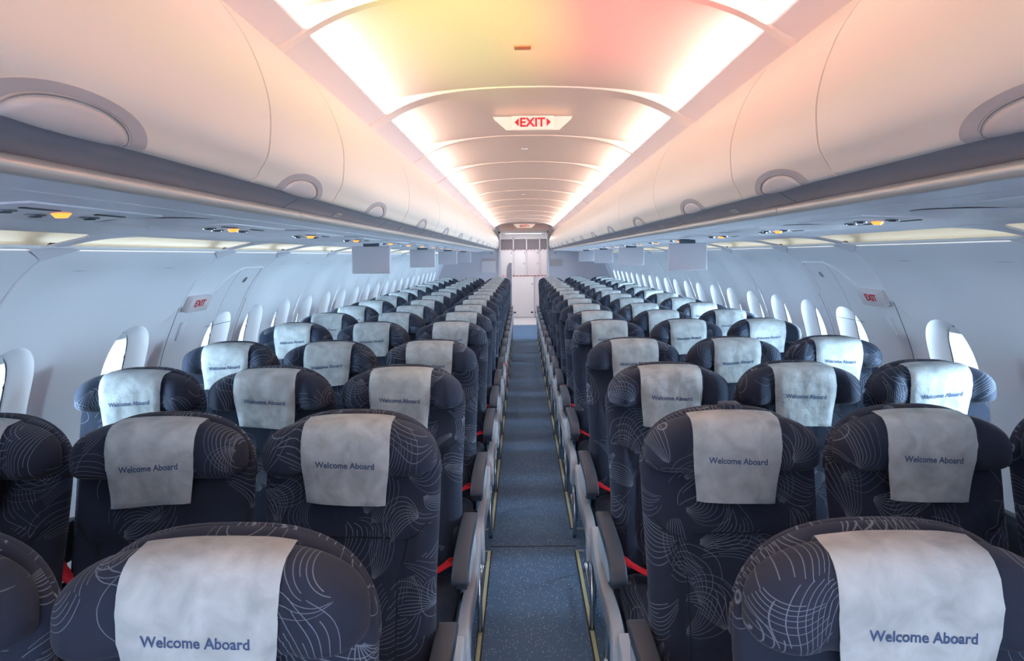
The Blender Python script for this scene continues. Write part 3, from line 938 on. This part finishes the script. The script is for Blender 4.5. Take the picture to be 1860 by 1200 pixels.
# cover: paper strip running over the top of the headrest and hanging in front
from mathutils.bvhtree import BVHTree
HB = BVHTree.FromPolygons([v.co for v in ME['headrest'].vertices], [p.vertices[:] for p in ME['headrest'].polygons])
def hy(x, z):
    h = HB.ray_cast(Vector((x, -1, z)), Vector((0, 1, 0)))
    return h[0].y if h[0] else None
def cover_mesh(var):
    rnd = random.Random(var)
    tilt = rnd.uniform(-.010, .010); lift_ = rnd.uniform(-.008, .008); sk = rnd.uniform(-.008, .008)
    W = .113; nx = 22; cols = []
    for i in range(nx+1):
        u = -1+2*i/nx
        x0 = u*W
        # outline radius at this x
        zt = HZ+.098*(1-(abs(x0)/.227)**2.5)**(1/2.5); zb = HZ-.066*(1-(abs(x0)/.226)**3.6)**(1/3.6)
        pts = []
        # behind: from the back over the rim
        for (k, yy, zz) in ((0, .098, zt-.045), (1, .092, zt-.012), (2, .078, zt+.004)):
            pts.append((yy, zz))
        # front surface sampled through disc parametrisation: r = distance ratio to the rim vertically
        for k in range(1, 9):
            r = 1-(k/9)**1.4
            z = HZ+(zt-HZ)*r
            y_ = hy(x0, z)
            if y_ is None: y_ = head_mid(x0, z)
            pts.append((y_-.0045, z+.0045*r*r))
        zend = .968+lift_+tilt*u
        z0 = HZ; y0 = hy(x0, HZ)-.0045
        m = 9
        for k in range(1, m+1):
            z = z0+(zend-z0)*k/m
            y = y0+.004*math.sin(PI*k/m)+.010*(k/m)**2*(1+.5*math.cos(u*2.1+var))
            q_ = hy(x0, z)
            if q_ is not None: y = min(y, q_-.0045)
            pts.append((y, z))
        cols.append([(x0*(1.0-.10*smooth01((HZ+.02-z)/.14))+sk*(HZ-z)/.12, y, z) for (y, z) in pts])
    m = len(cols[0]); v = []; f = []
    for c in cols:
        for (x, y, z) in c:
            w_ = .0016*mnoise.noise(Vector((x*30+var*7, z*26, var)))
            v.append((x, y+w_, z))
    for i in range(nx):
        for j in range(m-1): f.append((i*m+j, i*m+j+1, (i+1)*m+j+1, (i+1)*m+j))
    # thickness
    base = len(v)
    v2 = [(x, y+.0012, z-.0006) for x, y, z in v]
    f2 = [tuple(base+i for i in q[::-1]) for q in f]
    rim_ = []
    for i in range(nx): rim_ += [(i*m, (i+1)*m, base+(i+1)*m, base+i*m), (i*m+m-1, base+i*m+m-1, base+(i+1)*m+m-1, (i+1)*m+m-1)]
    for j in range(m-1): rim_ += [(j, base+j, base+j+1, j+1), (nx*m+j, nx*m+j+1, base+nx*m+j+1, base+nx*m+j)]
    o = mesh_obj('headrest_cover', v+v2, f+f2+rim_, M['cover'], None, True, 60)
    ME['cover%d' % var] = o.data; bpy.data.objects.remove(o)
    # lettering follows the same surface
    me = text_mesh('Welcome Aboard', .150, .020, 0, 1.08)
    def depth(x, z):
        best = None
        i = min(nx-1, max(0, int((x/W+1)/2*nx))); tt = (x/W+1)/2*nx-i
        def col(c):
            for a, b in zip(c[:-1], c[1:]):
                if a[2] >= z >= b[2]: 
                    t = (a[2]-z)/(a[2]-b[2]+1e-9); return a[1]+(b[1]-a[1])*t
            return c[-1][1]
        return col(cols[i][9:])*(1-tt)+col(cols[i+1][9:])*tt
    for q in me.vertices:
        x, z = q.co.x, q.co.y+1.072+tilt*q.co.x/W
        xx = x+sk*(HZ-z)/.12
        q.co = Vector((xx, depth(x, z)+.0016*mnoise.noise(Vector((xx*30+var*7, z*26, var)))-.0010, z))
    me.materials.clear(); me.materials.append(M['ink'])
    ME['letters%d' % var] = me
for var in range(5): cover_mesh(var)

# cushion
def cush_mesh():
    out = superell(.222, .245, .245, 0, 6, 6, 60)
    V, Fc = disc_mesh(out, lambda x, z: 0, lambda x, z: .055-.010*math.exp(-((abs(x)-.12)/.02)**2), lambda x, z: .045, p=7, K=12)
    V = [(x, -.285+z*1.0, .425-y+.05*(-z)*.2) for x, y, z in V]
    proto('cushion', V, Fc, M['fabric'])
cush_mesh()

# armrest: dark pad over a tapering arm, pale insert on the outer face
pad = spline([(.09, .612), (.06, .634), (-.05, .640), (-.20, .638), (-.29, .629), (-.335, .612), (-.360, .588), (-.362, .568), (-.345, .560), (-.325, .572), (-.30, .592), (-.25, .602), (-.10, .604), (.02, .598)], 4)[:-1]
a = MB().prism_x(pad, -.027, .027, .007, 3)
proto('arm_pad', a.v, a.f, M['dgrey'], 'arm_pad', 40)
plate = [(.07, .600), (-.10, .606), (-.25, .600), (-.30, .590), (-.325, .570), (-.30, .525), (-.22, .500), (-.05, .490), (.06, .490)]
a = MB().prism_x(plate, -.018, .018, .003, 1); proto('arm_body', a.v, a.f, M['dgrey'], 'arm_body', 30)
ins = [(.03, .590), (-.10, .594), (-.22, .588), (-.285, .575), (-.300, .555), (-.25, .520), (-.05, .505), (.03, .505)]
a = MB().prism_x(ins, .017, .0225, .002, 1); proto('arm_insert', a.v, a.f, M['insert'], 'arm_insert', 30)
# side shroud along the cushion on the aisle side
sh = spline([(.20, .52), (.14, .505), (.02, .455), (-.15, .452), (-.30, .462), (-.395, .452), (-.435, .425), (-.445, .385), (-.425, .350), (-.385, .345), (-.36, .365), (-.30, .385), (-.15, .375), (.05, .375), (.16, .40), (.22, .45)], 4)[:-1]
a = MB().prism_x(sh, -.020, .020, .008, 3); proto('side_shroud', a.v, a.f, M['lgrey'], 'side_shroud', 40)
cp = spline([(-.375, .440), (-.42, .428), (-.452, .40), (-.458, .35), (-.445, .315), (-.40, .312), (-.375, .33)], 3)
a = MB().prism_x(cp, -.0225, .0225, .006, 2); proto('shroud_cap', a.v, a.f, M['lgrey'], 'shroud_cap', 40)
# legs with baggage bar
a = MB().tube([(0, -.40, .33), (0, -.40, .05), (0, -.39, 0.0)], .011, 8)
proto('leg', a.v, a.f, M['metal'], 'leg_front')
a = MB().tube([(0, -.05, .38), (0, .12, .05), (0, .14, 0.0)], .013, 8)
proto('leg', a.v, a.f, M['metal'], 'leg_rear')
a = MB().tube(spline([(0, -.36, .34), (0, -.36, .15), (0, -.33, .07), (0, -.22, .05), (0, .00, .055), (0, .06, .08)], 4), .008, 8)
proto('baggage_bar', a.v, a.f, M['metal'], 'bar')
a = MB().rbox(-.222, .222, -.46, .02, .335, .385, .01); proto('seat_frame', a.v, a.f, M['dgrey'], 'frame', 40)
# belt: two webbing halves laid over the cushion
def ribbon(path, wdt=.045, th=.002, wdir=Vector((0, 1, 0))):
    P = [Vector(p) for p in path]; v = []; f = []
    for i, p in enumerate(P):
        t = (P[min(i+1, len(P)-1)]-P[max(i-1, 0)]).normalized()
        wd = (wdir-t*wdir.dot(t)).normalized()
        n = t.cross(wd).normalized()
        for (a_, b_) in ((-1, 0), (1, 0), (1, 1), (-1, 1)): v.append(p+wd*a_*wdt/2+n*b_*th)
    for i in range(len(P)-1):
        for j in range(4): f.append((i*4+j, i*4+(j+1) % 4, (i+1)*4+(j+1) % 4, (i+1)*4+j))
    f += [(0, 1, 2, 3), tuple(4*(len(P)-1)+k for k in (3, 2, 1, 0))]
    return v, f
p3 = lambda pts: [Vector(q) for q in spline(pts, 6)]
v, f = ribbon(p3([(-.205, -.03, .45), (-.20, -.09, .515), (-.12, -.15, .500), (0, -.19, .492), (.12, -.15, .500), (.20, -.09, .515), (.205, -.03, .45)]))
proto('seatbelt', v, f, M['red'], 'belt')
a = MB().rbox(-.035, .035, -.222, -.162, .494, .508, .004); proto('buckle', a.v, a.f, M['metal'], 'buckle', 40)
v, f = ribbon(p3([(.20, -.10, .53), (.25, -.12, .60), (.30, -.14, .58), (.312, -.14, .45), (.312, -.14, .36)]), .03, .003, Vector((0, 1, 0)))
proto('hanging_strap', v, f, M['red'], 'strap')
# small fabric tab on the top edge
a = MB().rbox(-.012, .042, .085, .135, 1.178, 1.196, .006); proto('top_tab', a.v, a.f, M['fabric'], 'tab', 40)

def part(name, key, parent, loc=(0, 0, 0), rot=(0, 0, 0), sx=1, label=None):
    o = bpy.data.objects.new(name, ME[key]); COL.objects.link(o); o.parent = parent
    o.location = loc; o.rotation_euler = rot
    if sx != 1: o.scale = (sx, 1, 1)
    if label: o['label'] = label
    return o

rs = random.Random(11)
for ri, ry in enumerate(ROWS):
    for cn, cx in COLS.items():
        kind = 'aircraft_seat'
        root = empty('aircraft_seat', (cx, ry+rs.uniform(-.006, .006), 0))
        side = -1 if cx < 0 else 1
        ais = -side                                    # towards the aisle in local x
        bk = part('backrest', 'backrest', root); part('seam', 'seam', bk); part('shell_rim', 'shell_rim', bk)
        hd = part('headrest', 'headrest', root)
        var = rs.randrange(5)
        cv = part('headrest_cover', 'cover%d' % var, root)
        part('lettering', 'letters%d' % var, cv, label='blue Welcome Aboard lettering')
        part('cushion', 'cushion', root)
        part('seat_frame', 'frame', root)
        arms = [ais*SP/2]
        if cn in 'AF': arms.append(-ais*SP/2)
        for ax in arms:
            inner = not (cn in 'CD' and ax == arms[0])
            xx = ax*.985 if inner else ax*1.01
            ap = part('armrest', 'arm_pad', root, (xx, 0, 0), sx=.68 if inner else 1); b_ = part('arm_body', 'arm_body', ap)
            if cn in 'CD' and ax == arms[0]: part('arm_insert', 'arm_insert', ap, sx=ais)
        bl = part('seatbelt', 'belt', root, label='red webbing'); part('buckle', 'buckle', bl, label='steel buckle')
        if cn in 'CD':
            s_ = part('side_shroud', 'side_shroud', root, (ais*.262, 0, 0), label='light grey plastic shroud')
            part('shroud_cap', 'shroud_cap', s_)
            part('leg', 'leg_front', root, (ais*.262, 0, 0)); part('leg', 'leg_rear', root, (ais*.235, 0, 0))
            part('baggage_bar', 'bar', root, (ais*.245, 0, 0))
        if cn in 'AF':
            part('leg', 'leg_front', root, (0, 0, 0)); part('leg', 'leg_rear', root, (0, 0, 0))
        if cn == 'D' and ri == 1: part('top_tab', 'tab', root)
        if cn == 'C' and ri == 7: part('hanging_strap', 'strap', root, label='red strap hanging into the aisle')
        pos = {'A': 'window seat', 'B': 'middle seat', 'C': 'aisle seat', 'D': 'aisle seat', 'E': 'middle seat', 'F': 'window seat'}[cn]
        sd = 'left' if side < 0 else 'right'
        rown = 'very last row' if ri == len(ROWS)-1 else '%s row from camera' % ords[ri]
        extra = ''
        if cn == 'D' and ri == 1: extra = ' with cloth tab on top'
        if cn == 'C' and ri == 7: extra = ' with a red strap hanging down'
        tag(root, 'navy %s%s, %s of aisle, %s' % (pos, extra, sd, rown), 'seat', 'passenger seats')

# ------------------------------------------------------------------ drop-down monitors
def monitor(side, x, y, n):
    r = empty('drop_down_monitor', (side*x, y, 1.69))
    MB().rbox(-.122, .122, -.012, .012, -.195, -.022, .008, 3).obj('screen_housing', M['screen'], r)
    MB().rbox(-.05, .05, -.008, .008, -.03, .004, .003).obj('hinge', M['dgrey'], r)
    sd = 'left' if side < 0 else 'right'
    tag(r, 'pale grey monitor hanging under the %s bins, %s' % (sd, ['the biggest looking', 'second in the line', 'third in the line', 'last in the line'][n]), 'monitor', 'drop-down monitors')
for n, y in enumerate((4.19, 6.35, 8.50, 10.75)):
    monitor(-1, 1.00, y, n); monitor(1, 1.005, y, n)

# ------------------------------------------------------------------ ceiling signs and small fittings
def flat_text(txt, width, mat, parent, loc, rot, name='lettering', bold=.02, squash=1.0):
    me = text_mesh(txt, width, bold, .01, squash); me.materials.clear(); me.materials.append(mat)
    o = bpy.data.objects.new(name, me); COL.objects.link(o); o.parent = parent; o.location = loc; o.rotation_euler = rot
    return o
def ceiling_exit(y, z, label, s=1.0):
    r = empty('exit_sign', (0.012, y, z)); r.scale = (s, s, s)
    # tapering housing, seen from the front as a shallow boat
    v = []; prof = [(-.190, .034), (.190, .034), (.180, .018), (.125, -.034), (-.125, -.034), (-.180, .018)]
    n = len(prof)
    v = [(x, -.030 + (.018 if abs(x) > .13 else 0), zz) for x, zz in prof]+[(x*.9, .10, max(zz, -.0)+.01) for x, zz in prof]
    f = [tuple(range(n)), tuple(range(n, 2*n))[::-1]]+[(i, n+i, n+(i+1) % n, (i+1) % n) for i in range(n)]
    fix_normals(mesh_obj('housing', v, f, M['exitface'], r, auto=20))
    fc = MB().rbox(-.100, .100, -.040, -.028, -.032, .032, .003).obj('face_panel', M['exitface'], r)
    flat_text('EXIT', .118, M['exitred'], fc, (0, -.0425, .001), (PI/2, 0, 0), bold=.025)
    for sg in (-1, 1):
        mesh_obj('arrow', [(sg*.066, -.0425, .020), (sg*.066, -.0425, -.018), (sg*.085, -.0425, .001), (sg*.066, -.0405, .020), (sg*.066, -.0405, -.018), (sg*.085, -.0405, .001)],
            [(0, 1, 2), (3, 5, 4), (0, 2, 5, 3), (1, 4, 5, 2), (0, 3, 4, 1)], M['exitred'], fc, smooth=False)
    tag(r, label, 'exit sign', 'ceiling exit signs')
ceiling_exit(3.15, 2.226, 'boat shaped white EXIT sign with red letters, hanging large from the cabin ceiling')
ceiling_exit(13.75, 2.215, 'tiny looking EXIT sign at the far end of the ceiling above the galley opening', 1.2)
mb = MB().rbox(-.028, .028, -.02, .02, 0, .010, .003)
o = mb.obj('ceiling_sensor', M['rust']); o.location = (-.036, 2.19, 2.286); tag(o, 'small reddish brown rectangular sensor on the ceiling before the EXIT sign', 'sensor')
o = MB().rbox(-.020, .020, -.02, .02, 0, .012, .003).obj('ceiling_sensor', M['white']); o.location = (-.02, 4.28, 2.286); tag(o, 'tiny white fitting on the ceiling just past the EXIT sign', 'sensor')
o = MB().rbox(-.020, .020, -.02, .02, 0, .012, .003).obj('ceiling_sensor', M['white']); o.location = (-.02, 7.45, 2.286); tag(o, 'tiny white fitting halfway down the far ceiling', 'sensor')

# ------------------------------------------------------------------ hatch panels with EXIT signs
def frame_on_wall(side, y, s, out=0.0):
    p = Vector(wpt(side, y, s, out)); x, z, nx, nz = wp(s)
    n = Vector((side*nx, 0, nz)); inward = -n
    yv = Vector((0, 1, 0)) if side < 0 else Vector((0, -1, 0))      # reading direction seen from inside
    up = inward.cross(yv)
    if up.z < 0: up = -up
    m = Matrix((yv, up, yv.cross(up))).transposed().to_4x4(); m.translation = p
    return m
for side in (-1, 1):
    sd = 'left' if side < 0 else 'right'
    # cover outline moulded on the panel
    dy = .09 if side < 0 else 0
    sT, sB = s_at_z(1.545), s_at_z(1.29)
    r = empty('hatch_cover', (0, 0, 0))
    path = [(3.99, sB+.16), (3.99, sT+.03), (3.975, sT), (3.70, sT), (3.62, sT+.04), (3.50, sT+.16), (3.43, sT+.22)]
    pp = []
    for (a, b), (c_, d) in zip(path[:-1], path[1:]):
        for k in range(6): pp.append((a+(c_-a)*k/6, b+(d-b)*k/6))
    pp.append(path[-1])
    MB().tube([wpt(side, y+dy, s, -.002) for y, s in pp], .005, 8).obj('raised_edge', M['wall'], r)
    # seam lines
    MB().tube([wpt(side, 3.70+dy, s, .0) for s in [sT+.02+(sB-sT+.10)*k/14 for k in range(15)]], .0012, 5).obj('seam', M['scoop'], r)
    MB().tube([wpt(side, y+dy, sB+.075, .0) for y in (3.60, 3.70, 3.80, 3.92)], .0015, 5).obj('seam', M['dgrey'], r)
    # latch hole
    m = frame_on_wall(side, 3.845+dy, s_at_z(1.475), -.001)
    h = MB().cyl((0, 0, 0), (0, 0, 1), .020, .003, 24).obj('latch_hole', M['black'], r); h.matrix_local = m
    MB().rbox(-.004, .012, -.012, .012, .001, .006, .002).obj('latch', M['metal'], h)
    MB().tube([(.021*math.cos(2*PI*k/24), .021*math.sin(2*PI*k/24), .001) for k in range(24)], .0025, 6, closed=True).obj('latch_rim', M['wall'], h)
    tag(r, 'moulded hatch cover with a dark latch hole on the %s sidewall' % sd, 'hatch cover', 'sidewall hatch covers')
    # sign box
    m = frame_on_wall(side, 3.365+dy, s_at_z(1.375), -.012)
    e = MB().rbox(-.105, .105, -.042, .042, -.012, .020, .005).obj('exit_sign', M['exitwall'])
    e.matrix_world = m
    flat_text('EXIT', .105, M['exitred'], e, (-.012 if side < 0 else .012, .010, .0215), (0, 0, 0), bold=.02)
    tag(e, 'white box with slim red EXIT letters on the %s sidewall' % sd, 'exit sign', 'sidewall exit signs')
    m = frame_on_wall(side, 3.33+dy, s_at_z(1.225), 0)
    e = MB().rbox(-.022, .022, -.05, .05, -.004, .007, .003).obj('cover_plate', M['wall']); e.matrix_world = m
    tag(e, 'small upright blank plate below the EXIT sign of the %s sidewall' % sd, 'plate', 'sidewall plates')

# ------------------------------------------------------------------ far partitions and galley
XO0, XO1, ZO = -.535, .525, 2.13
structure(MB().box(-1.95, XO0, YE, YE+.04, 0, 2.36).obj('wall_far', M['partition']))
structure(MB().box(XO1, 1.95, YE, YE+.04, 0, 2.36).obj('wall_far', M['partition']))
structure(MB().box(XO0, XO1, YE, YE+.04, ZO, 2.36).obj('wall_far', M['ceil']))
t = MB()
t.rbox(XO0-.015, XO0+.03, YE-.02, YE+.06, 0, ZO, .006); t.rbox(XO1-.03, XO1+.015, YE-.02, YE+.06, 0, ZO, .006); t.rbox(XO0-.015, XO1+.015, YE-.02, YE+.06, ZO-.05, ZO+.01, .006)
structure(t.obj('door_frame', M['white']))
# passage walls, ceiling and lamp of the galley
structure(MB().box(XO0-.40, XO0-.36, YE+.04, ROOM_BACK+.6, 0, 2.2).obj('wall_left', M['white']))
structure(MB().box(XO1+.36, XO1+.40, YE+.04, ROOM_BACK+.6, 0, 2.2).obj('wall_right', M['white']))
structure(MB().box(XO0-.40, XO1+.40, YE+.04, ROOM_BACK+.6, 2.16, 2.2).obj('ceiling', M['white']))
structure(MB().box(-1.95, 1.95, ROOM_BACK+.6, ROOM_BACK+.7, 0, 2.36).obj('wall_rear', M['white']))
o = MB().rbox(-.45, .45, 15.0, 15.5, 2.145, 2.165, .005).obj('galley_light', M['galleylamp']); tag(o, 'bright white ceiling light inside the far galley', 'light')
o = MB().rbox(-.45, .45, 16.2, 16.5, 2.145, 2.165, .005).obj('galley_light', M['galleylamp']); tag(o, 'bright white ceiling light right above the galley counter', 'light')
# galley unit
g = empty('galley_unit', (0, ROOM_BACK, 0)); tag(g, 'white galley wall of cubbies and lockers seen through the far opening', 'galley')
gx = [-.60, -.262, .075, .415, .70]
fr = MB()
fr.box(-.70, .88, .02, .5, 0, 2.16)
fr.obj('carcass', M['white'], g, auto=20)
fr = MB()
for x in gx: fr.box(x-.013, x+.013, -.02, .03, 1.10, 2.06)
for z in (2.045, 1.735, 1.105): fr.box(-.61, .80, -.02, .03, z-.02, z+.02)
fr.obj('frame', M['white'], g, auto=20)
for i in range(4):
    a, b = gx[i]+.013, gx[i+1]-.013
    cb = MB().box(a, b, .0, .02, 1.76, 2.02).obj('cubby', M[('cubby')], g, auto=20)
    dr = MB().rbox(a+.006, b-.006, -.012, .02, 1.125, 1.72, .004).obj('locker_door', M['galleydoor'] if i >= 2 else M['white'], g)
    MB().rbox(b-.05, b-.03, -.022, -.010, 1.655, 1.68, .003).obj('catch', M['dgrey'], dr)
    MB().rbox(b-.065, b-.03, -.018, -.010, 1.37, 1.41, .003).obj('label_plate', M['screen'], dr)
    for k in range(4): MB().rbox(a+.02+k*.08, a+.045+k*.08, -.03, -.015, 1.742, 1.758, .002).obj('turn_latch', M['exitred'] if k % 2 else M['dgrey'], g)
for k in range(13): MB().rbox(-.55+k*.09, -.50+k*.09, -.035, -.018, 1.078, 1.092, .003).obj('turn_latch', M['exitred'], g)
MB().rbox(-.60, .255, -.015, .02, .03, 1.07, .004).obj('lower_door', M['white'], g)
MB().rbox(.275, .80, -.012, .02, .03, 1.07, .004).obj('lower_door', M['partition'], g)
MB().tube([(.264, -.02, .0), (.264, -.02, 1.07)], .008, 8).obj('hinge', M['lgrey'], g)
MB().cyl((.215, -.015, .87), (0, -1, 0), .014, .01, 16).obj('knob', M['dgrey'], g)
for x in (-.24, .20, .31): MB().rbox(x-.03, x+.03, -.03, -.012, .12, .16, .004).obj('foot_latch', M['dgrey'], g)
# folded attendant seat beside the opening
P = [(0, .02), (0, 1.27), (.02, 1.37), (.06, 1.44), (.115, 1.44), (.115, .02)]
v = [(x, 0, z) for x, z in P]+[(x, .25, z) for x, z in P]; n = len(P)
o = fix_normals(mesh_obj('attendant_seat', v, [tuple(range(n)), tuple(range(n, 2*n))]+[(i, (i+1) % n, n+(i+1) % n, n+i) for i in range(n)], M['screen'], auto=40))
o.location = (-.395, 14.75, 0); tag(o, 'tall folded grey attendant seat standing at the left of the galley opening', 'attendant seat')
# fittings on the far partitions
r = empty('literature_pocket', (-.765, YE-.012, 1.39)); tag(r, 'pale pocket with a dark mouth on the partition, left of the galley', 'wall pocket')
MB().rbox(-.15, .15, -.012, .012, -.15, .10, .004).obj('pocket_front', M['galleydoor'], r)
MB().rbox(-.15, .15, -.004, .012, .095, .155, .003).obj('pocket_mouth', M['scoop'], r)
o = MB().rbox(-.13, .13, -.01, .01, -.075, .075, .004).obj('wall_panel', M['scoop']); o.location = (.70, YE-.008, 1.44); tag(o, 'flat grey rectangular panel on the partition, right of the galley', 'panel')
for x in (-.70, .68):
    r = MB().rbox(-.022, .022, -.004, .004, -.018, .018, .002).obj('no_smoking_placard', M['partition']); r.location = (x, YE-.004, 1.655)
    for k in range(3): MB().box(-.016, .016, -.0055, -.004, -.013+k*.010, -.008+k*.010).obj('printed_line', M['black'], r)
    tag(r, 'tiny dark printed placard high on the partition, %s of the galley' % ('left' if x < 0 else 'right'), 'placard', 'partition placards')
print('objects', len(bpy.data.objects))
